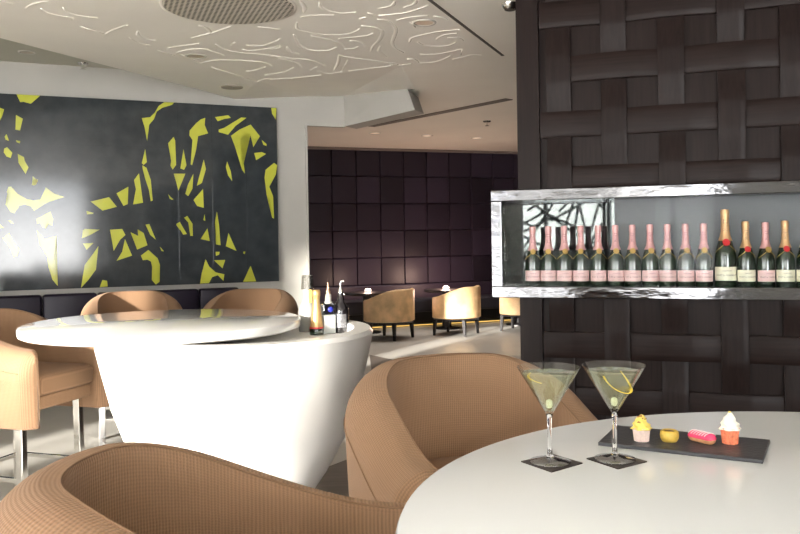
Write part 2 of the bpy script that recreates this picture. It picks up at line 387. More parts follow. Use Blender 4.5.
structure(mb.build('ceiling_relief', M['ceiling'], smooth=True), 'raised swirling plaster lines on the ceiling', 'ceiling')
mb = MB(); a = at_z(430, 0, Z); b = at_z(503, 55.5, Z); a = a + (a - b) * 0.6
mb.bar((a.x, a.y, Z - .001), (b.x, b.y, Z - .001), 0.022, 0.006)
structure(mb.build('trim_5', M['dark_hole']), 'thin dark groove in the ceiling', 'trim')
mb = MB(); a = at_z(371, 126, Z); b = at_z(509, 98.7, Z)
mb.bar((a.x, a.y, Z - .005), (b.x, b.y, Z - .005), 0.11, 0.008)
tag(mb.build('air_slot', mat('slot_grey', (0.13, 0.11, 0.09), 0.6)), 'long dark slot diffuser in the ceiling before the alcove', 'vent')

# round perforated grille
def perforated(name, base, hole, n):
    m, t, p = new_mat(name); p.inputs['Roughness'].default_value = 0.5
    c = t.nodes.new('ShaderNodeTexCoord'); s = t.nodes.new('ShaderNodeSeparateXYZ'); t.links.new(c.outputs['Object'], s.inputs[0])
    prod = []
    for ax in ('X', 'Y'):
        a = t.nodes.new('ShaderNodeMath'); a.operation = 'MULTIPLY'; a.inputs[1].default_value = n * 2 * PI; t.links.new(s.outputs[ax], a.inputs[0])
        q = t.nodes.new('ShaderNodeMath'); q.operation = 'COSINE'; t.links.new(a.outputs[0], q.inputs[0]); prod.append(q.outputs[0])
    ad = t.nodes.new('ShaderNodeMath'); ad.operation = 'ADD'; t.links.new(prod[0], ad.inputs[0]); t.links.new(prod[1], ad.inputs[1])
    g = t.nodes.new('ShaderNodeMath'); g.operation = 'GREATER_THAN'; g.inputs[1].default_value = 0.35; t.links.new(ad.outputs[0], g.inputs[0])
    mx = t.nodes.new('ShaderNodeMix'); mx.data_type = 'RGBA'; mx.inputs[6].default_value = (*base, 1); mx.inputs[7].default_value = (*hole, 1)
    t.links.new(g.outputs[0], mx.inputs[0]); t.links.new(mx.outputs[2], p.inputs['Base Color']); return m
gc = at_z(229, 6, Z)
gr = thing('ceiling_grille', 'large round perforated grille in the relief ceiling', 'grille', (gc.x, gc.y, Z), math.radians(20))
mb = MB(); mb.lathe([(0, -0.012), (0.385, -0.012), (0.40, -0.006), (0.40, 0.0)], 64, close=False)
mb.build('perforated_plate', perforated('perforated_cream', (0.62, 0.56, 0.47), (0.06, 0.052, 0.04), 32), gr)
mb = MB(); mb.lathe([(0.40, 0), (0.415, 0), (0.415, -0.006), (0.40, -0.008)], 64, close=False)
mb.build('rim', M['ceiling'], gr, smooth=True)

def downlight(px, py, z, r, label, lit=0.0, group='ceiling downlights'):
    c = at_z(px, py, z); t = thing('downlight', label, 'ceiling light', (c.x, c.y, z), 0, group)
    mb = MB(); mb.lathe([(r * .72, 0.0), (r * .74, -.006), (r * .95, -.007), (r, 0.0)], 24, close=False); mb.build('trim_ring', M['fitting'], t, smooth=True)
    mb = MB(); mb.lathe([(r * .74, -0.003), (0, -0.003)], 24, close=False)
    mb.build('lens', emit('downlight_lens', (1.0, 0.80, 0.62), lit * .08) if lit else mat('unlit_reflector', (0.45, 0.36, 0.24), 0.3), t)
    if lit:
        l = bpy.data.lights.new('downlight_beam', 'SPOT'); l.energy = 16; l.spot_size = math.radians(110); l.spot_blend = .6; l.color = (1.0, .93, .86); l.shadow_soft_size = .05
        o = bpy.data.objects.new('downlight_beam', l); COL.objects.link(o); o.parent = t; o.location = (0, 0, -.03)
    return t
downlight(27, 52, 3.08, 0.075, 'downlight in the grey-green recess above the artwork')
downlight(196, 56, Z, 0.085, 'downlight among the relief near the left edge of the raft')
downlight(424, 22.5, Z, 0.085, 'downlight among the relief beside the thin dark groove')
downlight(375, 133, Z, 0.09, 'leftmost of the small lit downlights in the alcove ceiling', 2.0)
downlight(427, 135.6, Z, 0.09, 'middle one of the small lit downlights in the alcove ceiling', 2.5)
downlight(476.5, 137.8, Z, 0.09, 'rightmost of the small lit downlights in the alcove ceiling', 2.5)
c = at_z(232, 87, Z); mb = MB(); mb.lathe([(0, -0.008), (0.10, -0.008), (0.105, 0)], 32, c=(c.x, c.y, Z), close=False)
tag(mb.build('ceiling_speaker', mat('speaker_beige', (0.33, 0.29, 0.24), 0.6), smooth=True, angle=30), 'flat round beige speaker near the artwork corner', 'speaker')
def sprinkler(px, py, z, label):
    c = at_z(px, py, z); t = thing('sprinkler', label, 'sprinkler', (c.x, c.y, z), 0, 'ceiling sprinklers')
    mb = MB(); mb.lathe([(0.05, 0), (0.045, -.012), (0.012, -.014), (0.012, -.05), (0, -.05)], 16, close=False); mb.build('body', M['chrome'], t, smooth=True, angle=40)
    mb = MB(); mb.lathe([(0, -.062), (0.028, -.060), (0.028, -.056), (0, -.05)], 16, close=False); mb.build('deflector', M['chrome'], t)
sprinkler(83, 63, 3.08, 'small sprinkler in the recess above the artwork')
sprinkler(487, 121, Z, 'small sprinkler in the ceiling beyond the slot diffuser')
c = at_z(510, 3, Z); t = thing('ceiling_spotlight', 'chrome spotlight at the top beside the woven wall', 'spotlight', (c.x, c.y, Z))
mb = MB(); mb.lathe([(0.055, 0), (0.055, -.01), (0.045, -.03), (0.03, -.045)], 24, close=False); mb.build('housing', M['chrome'], t, smooth=True, angle=40)
mb = MB(); mb.lathe([(0.035, -.043), (0, -.043)], 24, close=False); mb.build('lens', M['dark_hole'], t)

# ------------------------------------------------------------------ artwork
def art_panel_mat():
    m, t, p = new_mat('charcoal_panels'); p.inputs['Roughness'].default_value = 0.10; p.inputs['Specular IOR Level'].default_value = 0.55
    c = t.nodes.new('ShaderNodeTexCoord'); n = t.nodes.new('ShaderNodeTexNoise'); n.inputs['Scale'].default_value = 7.0; n.inputs['Detail'].default_value = 8
    mp = t.nodes.new('ShaderNodeMapping'); mp.inputs['Scale'].default_value = (1, 1, 1.0); t.links.new(c.outputs['Object'], mp.inputs[0]); t.links.new(mp.outputs[0], n.inputs['Vector'])
    r = t.nodes.new('ShaderNodeValToRGB'); r.color_ramp.elements[0].position = 0.3; r.color_ramp.elements[1].position = 0.75
    r.color_ramp.elements[0].color = (0.030, 0.035, 0.039, 1); r.color_ramp.elements[1].color = (0.052, 0.061, 0.067, 1)
    t.links.new(n.outputs[0], r.inputs[0]); t.links.new(r.outputs[0], p.inputs['Base Color']); return m
art = thing('wall_artwork', 'large charcoal panelled artwork with ragged yellow shapes on the left wall', 'artwork', (ART_P.x, ART_P.y, 0), math.atan2(ART_D.y, ART_D.x))
AZ0, AZ1 = 0.97, 2.775
def art_t(x, y): p = at_plane(x, y, ART_P, ART_N); return (p - ART_P).dot(ART_D), p.z
aw0, aw1 = -0.62, art_t(278, 200)[0]
mb = MB()
cols = [aw0] + [art_t(x, 230)[0] for x in (-7, 30, 69, 106, 143, 179, 213, 247)] + [aw1]
cols = [c_ for i, c_ in enumerate(cols) if i == 0 or c_ > cols[i - 1]]
rows = [AZ0 + k * (AZ1 - AZ0) / 4 for k in range(5)]
mb.box(((aw0 + aw1) / 2, 0.03, (AZ0 + AZ1) / 2), (aw1 - aw0, 0.04, AZ1 - AZ0))
for i in range(len(cols) - 1):
    for j in range(4):
        g = 0.002
        mb.box(((cols[i] + cols[i + 1]) / 2, 0.0075, (rows[j] + rows[j + 1]) / 2), (cols[i + 1] - cols[i] - 2 * g, 0.015, rows[j + 1] - rows[j] - 2 * g))
mb.build('panel', art_panel_mat(), art)
Q = []
def add(ox, oy, k, *L):
    for l in L: Q.append([(ox + x / k, oy + y / k) for x, y in l])
add(0, 85, 5.34, [(88,43),(215,48),(195,72),(165,100),(125,90),(108,92)], [(-30,100),(0,122),(22,130),(12,165),(0,188),(-30,215)], [(85,160),(122,180),(107,243),(82,238)], [(25,275),(35,262),(48,298),(30,293)],
 [(85,295),(108,300),(105,312),(88,305)], [(22,340),(38,332),(66,362),(57,390),(35,382),(20,360)], [(95,368),(128,385),(132,405),(152,440),(137,476),(98,415),(108,405)], [(175,487),(203,515),(185,534),(170,534)])
add(0, 185, 4.85, [(40,10),(55,8),(85,42),(130,68),(160,75),(195,70),(222,12),(265,42),(312,58),(230,85),(165,125),(150,105),(120,95),(95,100),(70,138),(50,130),(27,95),(45,60),(33,35)],
 [(38,172),(50,170),(68,188),(50,185)], [(-20,185),(0,190),(20,208),(0,210),(-20,208)], [(175,165),(245,128),(258,165),(255,198),(235,190),(225,178),(222,212),(205,205),(195,185),(180,188)],
 [(178,218),(215,262),(275,245),(275,300),(262,350),(280,490),(255,460),(235,400),(228,350),(190,285)], [(10,258),(45,232),(65,275),(95,310),(85,345),(65,350),(50,310),(30,280)])
add(0, 0, 1, [(32.5,180.5),(38,179.5),(36.7,184),(33.5,185.5)], [(134,180),(139,173.3),(141.5,192),(143,202.7),(133,204.5),(136,190)], [(203,189),(203.7,207.8),(197,206),(193.5,200)])
add(80, 190, 5.34, [(57,62),(155,38),(197,90),(120,110)], [(35,112),(72,122),(70,128),(37,130)], [(195,18),(258,-18),(255,75),(232,85)], [(15,215),(25,208),(105,212),(55,240),(10,258)],
 [(15,285),(72,283),(35,320)], [(98,300),(85,425),(45,480),(5,525),(25,400),(70,340)], [(120,480),(145,485),(148,515),(105,520)], [(160,212),(225,208),(243,240),(215,265),(180,325),(175,270)],
 [(240,262),(278,350),(195,378),(225,330)], [(270,225),(310,245),(325,240),(308,210),(340,230),(360,295),(305,318),(290,260)], [(350,185),(370,182),(405,265),(375,240)], [(425,300),(448,328),(435,325)],
 [(325,350),(365,320),(415,365),(427,400),(410,450),(425,490),(405,505),(383,480),(395,420),(385,385),(360,372),(335,375)], [(470,22),(495,50),(480,48)], [(513,185),(534,170),(540,190),(534,215)])
add(80, 90, 5.34, [(348,315),(357,385),(340,400),(330,390)], [(333,402),(355,415),(378,480),(380,534),(388,590),(378,594),(368,534),(350,480),(352,460),(335,425)],
 [(330,150),(375,145),(400,120),(420,85),(450,65),(503,62),(490,80),(440,95),(410,115),(395,155),(370,185),(358,272),(345,200)], [(470,285),(500,250),(508,270),(513,400),(495,425),(483,405),(490,350)])
add(170, 95, 5.34, [(105,190),(140,150),(165,130),(188,122),(185,160),(203,205),(150,220),(140,290),(118,375),(110,370),(120,240),(103,215)], [(72,290),(88,375),(75,400),(55,392)], [(20,420),(82,420),(45,510)],
 [(180,345),(192,395),(170,470),(143,485),(160,420)], [(125,420),(120,500),(97,540),(82,528),(95,480)], [(240,118),(310,108),(325,122),(290,128),(255,140)], [(260,185),(290,175),(380,120),(408,122),(350,165),(310,212),(260,198)],
 [(325,218),(370,185),(430,158),(480,220),(470,230),(450,235),(445,278),(430,215),(405,195),(375,225),(400,420),(385,400),(345,270)], [(490,240),(515,262),(515,272),(498,265)], [(450,310),(490,305),(513,315),(460,348)],
 [(510,400),(555,362),(572,375),(565,425),(530,490),(550,540),(552,580),(555,660),(545,655),(545,590),(515,530),(505,440)], [(305,355),(325,410),(332,460),(310,430),(298,385)], [(540,70),(568,70),(565,132),(545,100)])
add(170, 190, 5.34, [(0,35),(18,50),(8,52)], [(75,148),(92,138),(120,180),(122,245),(108,245),(112,190)], [(35,180),(52,170),(90,235),(70,238)], [(200,205),(212,272),(163,262)], [(185,130),(188,165),(178,160)],
 [(250,115),(262,190),(270,295),(245,290),(252,220),(240,170)], [(312,230),(355,325),(298,300)], [(243,330),(265,330),(262,345),(245,352)], [(235,375),(295,373),(280,418)],
 [(190,370),(210,410),(245,440),(290,450),(285,485),(255,455),(225,465),(208,498),(160,500),(170,440)], [(390,330),(402,328),(400,342),(392,340)], [(430,405),(460,488),(390,490)])
M['yellow'] = mat('acid_yellow', (0.56, 0.57, 0.075), 0.10, spec=0.55, var=0.06, vscale=8)
for l in Q:
    P = []
    for x, y in l:
        tt, zz = art_t(x, y); P.append((min(max(tt, aw0 + .003), aw1 - .003), -0.0015, min(max(zz, AZ0 + .003), AZ1 - .003)))
    mb = MB(); fa = mb.poly(P); bmesh.ops.triangulate(mb.bm, faces=mb.bm.faces[:])
    ret = bmesh.ops.extrude_face_region(mb.bm, geom=mb.bm.faces[:])
    for v in ret['geom']:
        if isinstance(v, bmesh.types.BMVert): v.co.y += 0.0025
    mb.build('yellow_shape', M['yellow'], art)

# ------------------------------------------------------------------ banquette under the artwork
ba = thing('banquette', 'long dark purple banquette under the artwork', 'banquette', (WALL_P.x, WALL_P.y, 0), math.atan2(ART_D.y, ART_D.x))
bL0 = -0.7; bL1 = art_t(238, 288)[0]
mb = MB(); mb.box(((bL0 + bL1) / 2, -0.30, 0.19), (bL1 - bL0, 0.46, 0.20)); mb.build('base', M['plum'], ba)
mb = MB(); mb.box(((bL0 + bL1) / 2, -0.29, 0.05), (bL1 - bL0, 0.38, 0.10)); mb.build('plinth', M['black_wood'], ba)
seams = [bL0] + [art_t(x, 293)[0] for x in (42, 97, 148, 198)] + [bL1]
for i in range(5):
    a, b = seams[i] + .004, seams[i + 1] - .004
    mb = MB(); mb.box(((a + b) / 2, -0.08, 0.66), (b - a, 0.13, 0.53)); mb.build('back_cushion', M['purple'], ba, smooth=True, bevel=0.025, seg=3)
    mb = MB(); mb.box(((a + b) / 2, -0.34, 0.36), (b - a, 0.50, 0.15)); mb.build('seat_cushion', M['purple'], ba, smooth=True, bevel=0.03, seg=3)

# ------------------------------------------------------------------ woven dark wall with the display case
DW_D = Vector((0.945, -0.327, 0)).normalized(); DW_N = Vector((-0.327, -0.945, 0)).normalized()
CASE_P = Vector((at_y(491, 240, 4.68).x, 4.68, 0))                    # left end of the case front
WF = 0.07                                                            # wall face sits behind the case front
DW_P = CASE_P - DW_N * WF
def dw(t, z, off=0.0): return DW_P + DW_D * t + DW_N * off + Vector((0, 0, z))
def dw_t(x, y=240): return (at_plane(x, y, DW_P, DW_N) - DW_P).dot(DW_D)
t_l = dw_t(518, 150); t_j = dw_t(541, 150); t_r = 3.6
CZ0, CZ1 = 1.052, 1.662
mb = MB()
for z0, z1 in ((0, CZ0), (CZ1, CEIL)):
    mb.extrude([dw(t_l, z0, -.03), dw(t_r, z0, -.03), dw(t_r, z1, -.03), dw(t_l, z1, -.03)], -DW_N * 0.42)
    mb.extrude([dw(t_l, z0, .012), dw(t_j - .006, z0, .012), dw(t_j - .006, z1, .012), dw(t_l, z1, .012)], -DW_N * 0.10)
wall = structure(mb.build('wall_partition', M['wenge_v']), 'dark timber partition holding the champagne case', 'wall')
tA = dw_t(557, 150) + .012; pt = 0.302; pz = 0.310; zrow = 2.645; wv, wh, A = 0.136, 0.145, 0.011
rowz = [zrow - pz * k for k in range(-1, 10)]
mbv = MB(); mbh = MB()
def strip(mb, f, L0, L1, width, n):
    pr = None
    for k in range(n + 1):
        s = L0 + (L1 - L0) * k / n; ring = []
        for c_, o_ in ((-.5, -.012), (-.5, -.001), (-.46, .0012), (-.25, .0032), (0, .004), (.25, .0032), (.46, .0012), (.5, -.001), (.5, -.012)):
            ring.append(mb.bm.verts.new(f(s, c_ * width, o_)))
        if pr:
            for i in range(len(ring) - 1): mb.face((pr[i], pr[i + 1], ring[i + 1], ring[i]))
        else: mb.face(ring)
        pr = ring
    mb.face(pr[::-1])
def wav(x): # -1..1 plateau wave
    return max(-1, min(1, 1.35 * math.cos(x)))
for z0, z1 in ((0.0, CZ0), (CZ1, CEIL)):
    for i in range(0, 10):
        tc_ = tA + i * pt
        if tc_ > t_r - .1: break
        sgn = -1 if i % 2 == 0 else 1
        strip(mbv, lambda s, c_, o_: dw(tc_ + c_, s, sgn * A * wav(PI * (s - zrow) / pz) + o_), z0, z1, wv, max(6, int((z1 - z0) / .02)))
    for j in range(-1, 10):
        zz = zrow - pz * j
        if zz - wh / 2 < z0 - .01 or zz + wh / 2 > z1 + 0.06: 
            if not (zz + wh / 2 > z0 + .03 and zz - wh / 2 < z1 - .03): continue
        lo, hi = max(zz - wh / 2, z0), min(zz + wh / 2, z1); zz2 = (lo + hi) / 2
        sgn = 1 if j % 2 == 0 else -1
        strip(mbh, lambda s, c_, o_: dw(s, zz2 + c_, sgn * A * wav(PI * (s - tA) / pt) + o_), t_j if sgn > 0 else tA - .06, t_r, hi - lo, 150)
mbv.build('upright_strip', M['wenge_v'], wall, smooth=True, angle=40); mbh.build('level_strip', M['wenge_h'], wall, smooth=True, angle=40)

rzw = math.atan2(DW_D.y, DW_D.x)
case = thing('display_case', 'long polished metal display case set into the woven wall', 'display case', (CASE_P.x, CASE_P.y, 0), rzw)
CL, CD, FW = 2.4, 0.36, 0.062      # local: x along the case, +y into the wall
mb = MB()
mb.box((CL / 2, 0.02, CZ1 - FW / 2), (CL, 0.04, FW)); mb.box((CL / 2, 0.02, CZ0 + .064 / 2), (CL, 0.04, .064))
mb.box((FW / 2, 0.02, (CZ0 + CZ1) / 2), (FW, 0.04, CZ1 - CZ0 - 2 * FW)); mb.box((CL - FW / 2, 0.02, (CZ0 + CZ1) / 2), (FW, 0.04, CZ1 - CZ0 - 2 * FW))
mb.build('frame', M['chrome_worn'], case, bevel=0.004)
mb = MB(); mb.box((CL / 2, .04 + (CD - .04) / 2, CZ0 + .033), (CL - .01, CD - .04, .062)); mb.box((CL / 2, .04 + (CD - .04) / 2, CZ1 - .03), (CL - .01, CD - .04, .055))
mb.build('shelf', mat('brushed_steel', (0.25, 0.25, 0.26), 0.25, 1.0), case)
zi0, zi1 = CZ0 + .064, CZ1 - .058
mb = MB(); mb.box((FW - .012, .04 + (CD - .04) / 2, (zi0 + zi1) / 2), (.02, CD - .04, zi1 - zi0)); mb.build('end_panel', M['mirror'], case)
mb = MB(); mb.box((0.06 + 0.30, CD - .012, (zi0 + zi1) / 2), (0.60, .02, zi1 - zi0)); mb.build('mirror_panel', M['mirror'], case)
mb = MB(); mb.box(((0.66 + CL) / 2, CD - .012, (zi0 + zi1) / 2), (CL - 0.66, .02, zi1 - zi0)); mb.build('back_panel', M['greyback'], case)
mb = MB(); mb.box((FW + (CL - 2 * FW) / 2, 0.03, (zi0 + zi1) / 2), (CL - 2 * FW, .004, zi1 - zi0)); mb.build('glass_pane', M['pane'], case)

# champagne bottles
def text_mesh(txt, size, mapf, name, m, parent):
    cu = bpy.data.curves.new('t', 'FONT'); cu.body = txt; cu.size = size; cu.align_x = 'CENTER'; cu.align_y = 'CENTER'; cu.resolution_u = 1
    o = bpy.data.objects.new('t', cu); COL.objects.link(o); bpy.context.view_layer.update()
    me = bpy.data.meshes.new_from_object(o.evaluated_get(bpy.context.evaluated_depsgraph_get()))
    bpy.data.objects.remove(o)
    for v in me.vertices: v.co = mapf(v.co)
    me.materials.clear(); me.materials.append(m); me.name = name
    ob = bpy.data.objects.new(name, me); COL.objects.link(ob); ob.parent = parent; return ob
M['green_glass'] = mat('dark_green_glass', (0.010, 0.022, 0.010), 0.07, spec=0.8, coat=0.3)
M['pink_foil'] = mat('pink_foil', (0.70, 0.37, 0.36), 0.35, 0.25); M['pink_label'] = mat('pink_label', (0.80, 0.55, 0.53), 0.5)
M['gold_foil'] = mat('gold_foil', (0.72, 0.44, 0.22), 0.32, 0.45); M['cream_label'] = mat('cream_label', (0.82, 0.78, 0.60), 0.5)
M['gold'] = mat('gold_seal', (0.62, 0.40, 0.12), 0.35, 0.7); M['red_seal'] = mat('red_seal', (0.55, 0.02, 0.025), 0.4)
M['ink'] = mat('label_ink', (0.10, 0.06, 0.05), 0.6); M['rose_ink'] = mat('rose_ink', (0.16, 0.02, 0.04), 0.6)
def bottle(kind, s, label):
    t = thing('champagne_bottle', label, 'bottle', group='champagne bottles in the display case')
    R = 0.0415 * s
    def ar(z):   # radius at relative height
        return R
    prof = [(0, .004), (R * .6, .002), (R * .96, .0), (R, .006), (R, .118 * s), (R * .97, .134 * s), (R * .86, .156 * s), (R * .66, .182 * s), (R * .47, .206 * s), (R * .39, .225 * s), (R * .345, .27 * s), (R * .36, .295 * s)]
    mb = MB(); mb.lathe(prof, 32, close=False); mb.build('body', M['green_glass'], t, smooth=True, angle=50)
    foil = M['pink_foil'] if kind == 'pink' else M['gold_foil']
    mb = MB(); mb.lathe([(R * .66 + .001, .187 * s), (R * .50, .207 * s), (R * .415, .226 * s), (R * .37, .268 * s), (R * .385, .283 * s), (R * .41, .286 * s), (R * .41, .308 * s), (R * .36, .316 * s), (0, .317 * s)], 28, close=False)
    f = mb.build('foil_capsule', foil, t, smooth=True, angle=45)
    def capmap(co):
        z = .252 * s + co.x * .85; a = -co.y / (R * .40); r = R * max(.415 - (z - .226 * s) / (.042 * s) * .045, .39) + .0012
        return Vector((r * math.sin(a), -r * math.cos(a), z))
    text_mesh('MOËT', 0.022 * s, capmap, 'foil_lettering', M['rose_ink'] if kind == 'pink' else M['ink'], f)
    # seal and crossing ribbon
    mb = MB()
    zs = .181 * s; rs = R * .70; n = 20; cen = []
    rad = .0150 * s
    ring = [mb.bm.verts.new((rad * math.cos(2 * PI * k / n), -rs - .003 - 0.35 * rad * math.sin(2 * PI * k / n) * -0.9, zs + rad * math.sin(2 * PI * k / n))) for k in range(n)]
    ring2 = [mb.bm.verts.new((v.co.x * .9, v.co.y - .003, zs + (v.co.z - zs) * .9)) for v in ring]
    for k in range(n): mb.face((ring[k], ring[(k + 1) % n], ring2[(k + 1) % n], ring2[k]))
    mb.face(ring2); mb.face(ring[::-1])
    mb.build('seal', M['gold'] if kind == 'pink' else M['red_seal'], t)
    mb = MB()
    for sg in (1, -1):
        P = []
        for k in range(9):
            a = sg * (0.15 + k * 0.14); z = (.176 - .036 * k / 8) * s
            r_ = R * (0.70 + 0.26 * min(1, k / 6)) + .0018
            P.append((r_ * math.sin(a), -r_ * math.cos(a), z))
        mb.tube(P, 0.0013, 5)
    mb.build('ribbon', M['gold'], t)
    z0, z1 = (.024 * s, .080 * s)
    mb = MB(); pr = None
    for k in range(25):
        a = -1.5 + 3.0 * k / 24
        q = [mb.bm.verts.new(((R + .0008) * math.sin(a), -(R + .0008) * math.cos(a), z)) for z in (z0, z1)]
        if pr: mb.face((pr[0], q[0], q[1], pr[1]))
        pr = q
    lb = mb.build('front_label', M['pink_label'] if kind == 'pink' else M['cream_label'], t, smooth=True)
    def labmap(zc_):
        def f_(co):
            a = co.x / R; return Vector(((R + .0014) * math.sin(a), -(R + .0014) * math.cos(a), zc_ + co.y))
        return f_
    ink = M['rose_ink'] if kind == 'pink' else M['ink']
    text_mesh('MOËT & CHANDON', 0.0098 * s, labmap(.046 * s), 'label_lettering', ink, lb)
    text_mesh('CHAMPAGNE', 0.0058 * s, labmap(.064 * s), 'label_lettering', ink, lb)
    return t
ordn = ['first', 'second', 'third', 'fourth', 'fifth', 'sixth', 'seventh', 'eighth', 'ninth', 'tenth', 'eleventh']
bx = [533.3, 549, 564.8, 581.3, 598.7, 616, 633, 650.5, 668, 686, 704.3, 725.8, 746.3, 766, 785.7, 806]
kinds = ['pink'] * 11 + ['magnum', 'gold', 'pink', 'gold', 'gold']
BP = CASE_P - DW_N * 0.14
pk = gd = None
for i, (x, k) in enumerate(zip(bx, kinds)):
    p = at_plane(x, 284, BP, DW_N); loc = (p.x, p.y, zi0); rz = rzw + math.radians(random.uniform(-10, 10)) + math.radians(14)
    if k == 'pink' and i < 11: lab = ordn[i] + ' pink-foiled champagne bottle from the left in the lit case'
    elif k == 'pink': lab = 'pink-foiled champagne bottle standing alone between two gold-foiled ones'
    elif k == 'magnum': lab = 'tallest gold-foiled champagne bottle, taller than its whole row'
    elif i == 12: lab = 'normal-sized gold-foiled champagne bottle just right of the tall one'
    elif i == 14: lab = 'gold-foiled champagne bottle last but one at the right end of the row'
    else: lab = 'gold-foiled champagne bottle cut off by the right edge of the photo'
    if k == 'magnum': o = bottle('gold', 1.30, lab); o.location = loc; o.rotation_euler = (0, 0, rz)
    elif k == 'pink':
        if pk is None: pk = bottle('pink', 1.07, lab); pk.location = loc; pk.rotation_euler = (0, 0, rz)
        else: dup(pk, loc, rz, lab)
    else:
        if gd is None: gd = bottle('gold', 1.09, lab); gd.location = loc; gd.rotation_euler = (0, 0, rz)
        else: dup(gd, loc, rz, lab)

# ------------------------------------------------------------------ upholstered counter chairs
def make_chair(label, group):
    t = thing('counter_chair', label, 'chair', group=group)
    TH = 0.118; PB = 1.571; PL = 0.35; PM = PB + PL / 0.28       # arc of the back, then straight arms
    def hgt(f):
        a = abs(f); s = 0 if a < .55 else (a - .55) / (PM - .55); s = s * s * (3 - 2 * s)
        return 1.045 - 0.165 * s
    def pos(f, r, ext=0.0):                                     # plan position for arc parameter f at shell radius r
        sg = 1 if f >= 0 else -1; a = abs(f)
        if a <= PB: return (-r * math.cos(a), sg * r * math.sin(a))
        e = (a - PB) * 0.28 + ext; tx, ty = math.sin(PB), math.cos(PB)
        return (-r * math.cos(PB) + e * tx, sg * (r * math.sin(PB) + e * ty))
    def section(f, sh=0.0):
        h = hgt(f) - sh * 0.055; pts = []
        def ro(z): return 0.330 + (0.348 - 0.330) * min(1, max(0, (z - .50) / .40))
        m_ = 1 - sh
        def mid(z): return ro(z) - TH / 2
        def o_(z): return mid(z) + TH / 2 * m_
        def i_(z): return mid(z) - (TH / 2 + 0.0) * m_
        zo = h - .105 + sh * .02; ri = i_(h)
        pts += [(o_(.50) - .012, .50), (o_(.51), .512), (o_(.60), .60), (o_(.70), .70), (o_(zo - .04), zo - .04), (o_(zo), zo)]
        for k in range(1, 8):                                   # rim slopes from the outer seam up to the inner edge
            a = PI / 2 * k / 8; pts.append((ri + .012 + (o_(zo) - ri - .012) * math.cos(a), zo + (h - zo) * math.sin(a)))
        pts += [(ri + .004, h - .003), (ri, h - .014), (i_(.80), .80), (i_(.70), .70), (i_(.60), .60), (i_(.50) + .012, .50)]
        return pts
    mb = MB(); rings = []; N = 72; us = []
    fs = [(-PM, .93, .055), (-PM, .55, .045), (-PM, .2, .025)] + [(-PM + 2 * PM * k / N, 0, 0) for k in range(N + 1)] + [(PM, .2, .025), (PM, .55, .045), (PM, .93, .055)]
    for f, sh, ex in fs:
        rings.append([mb.bm.verts.new((*pos(f, r, ex), z)) for r, z in section(f, sh)]); us.append(f * 0.34 + math.copysign(ex, f))
    sec = section(0); vs = [0]
    for k in range(1, len(sec)): vs.append(vs[-1] + math.hypot(sec[k][0] - sec[k - 1][0], sec[k][1] - sec[k - 1][1]))
    n = len(sec)
    for a in range(len(rings) - 1):
        for k in range(n):
            k2 = (k + 1) % n
            f_ = mb.face((rings[a][k], rings[a][k2], rings[a + 1][k2], rings[a + 1][k]))
            vv = [vs[k], vs[k2] if k2 else vs[-1] + .1, vs[k2] if k2 else vs[-1] + .1, vs[k]]; uu = [us[a], us[a], us[a + 1], us[a + 1]]
            for l, u_, v_ in zip(f_.loops, uu, vv): l[mb.uv].uv = (u_, v_)
    mb.face(rings[0]); mb.face(rings[-1][::-1])
    mb.build('tub_shell', M['fabric'], t, smooth=True, angle=60)
    # seams run along the rim on both sides
    mb = MB()
    for kk in (5, 13):
        P = []
        for f, sh, ex in fs[3:-3]:
            r, z = section(f)[kk]; r += (0.001 if kk == 5 else -0.001); P.append((*pos(f, r), z))
        mb.tube(P, 0.0022, 5)
    mb.build('piping', M['fabric_dark'], t, smooth=True)
    # seat cushion: round behind, squared off in front
    def outline(r):
        P = [(-r * math.cos(a), r * math.sin(a)) for a in [(-100 + 200 * k / 24) * PI / 180 for k in range(25)]]
        return P + [(0.34 - (.23 - r), r * .93), (0.36 - (.23 - r), r * .82), (0.36 - (.23 - r), -r * .82), (0.34 - (.23 - r), -r * .93)]
    mb = MB(); lev = [(.210, .640), (.224, .648), (.230, .66), (.230, .715), (.223, .733), (.20, .745), (.12, .75)]
    rg = [[mb.bm.verts.new((x, y, z)) for x, y in outline(r)] for r, z in lev]; m_ = len(rg[0])
    for a, b in zip(rg[:-1], rg[1:]):
        for k in range(m_): mb.face((a[k], a[(k + 1) % m_], b[(k + 1) % m_], b[k]))
    mb.face(rg[0][::-1]); mb.face(rg[-1])
    for f_ in mb.bm.faces:
        for l in f_.loops: l[mb.uv].uv = (l.vert.co.x, l.vert.co.y + l.vert.co.z)
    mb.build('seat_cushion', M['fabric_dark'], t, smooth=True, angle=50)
    mb = MB(); rg = [[mb.bm.verts.new((x * .96 if x > 0 else x, y * 1.0, z)) for x, y in outline(.228)] for z in (.57, .640)]
    for k in range(m_): mb.face((rg[0][k], rg[0][(k + 1) % m_], rg[1][(k + 1) % m_], rg[1][k]))
    mb.face(rg[0][::-1]); mb.face(rg[1])
    for f_ in mb.bm.faces:
        for l in f_.loops: l[mb.uv].uv = (l.vert.co.x + l.vert.co.y, l.vert.co.z)
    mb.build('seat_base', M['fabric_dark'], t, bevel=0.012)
    for sx_, sy_ in ((1, 1), (1, -1), (-1, 1), (-1, -1)):
        mb = MB(); mb.bar((sx_ * .20 + .04, sy_ * .21, .58 if sx_ > 0 else .51), (sx_ * .21 + .04, sy_ * .215, 0), .040); mb.build('leg', M['chrome'], t, bevel=.004)
    mb = MB()
    c4 = [(.248, .213, .22), (.248, -.213, .22), (-.166, -.213, .22), (-.166, .213, .22)]
    for k in range(4): mb.bar(c4[k], c4[(k + 1) % 4], .020)
    mb.build('foot_rail', M['chrome'], t)
    return t
GC = 'tan counter-height tub chairs'
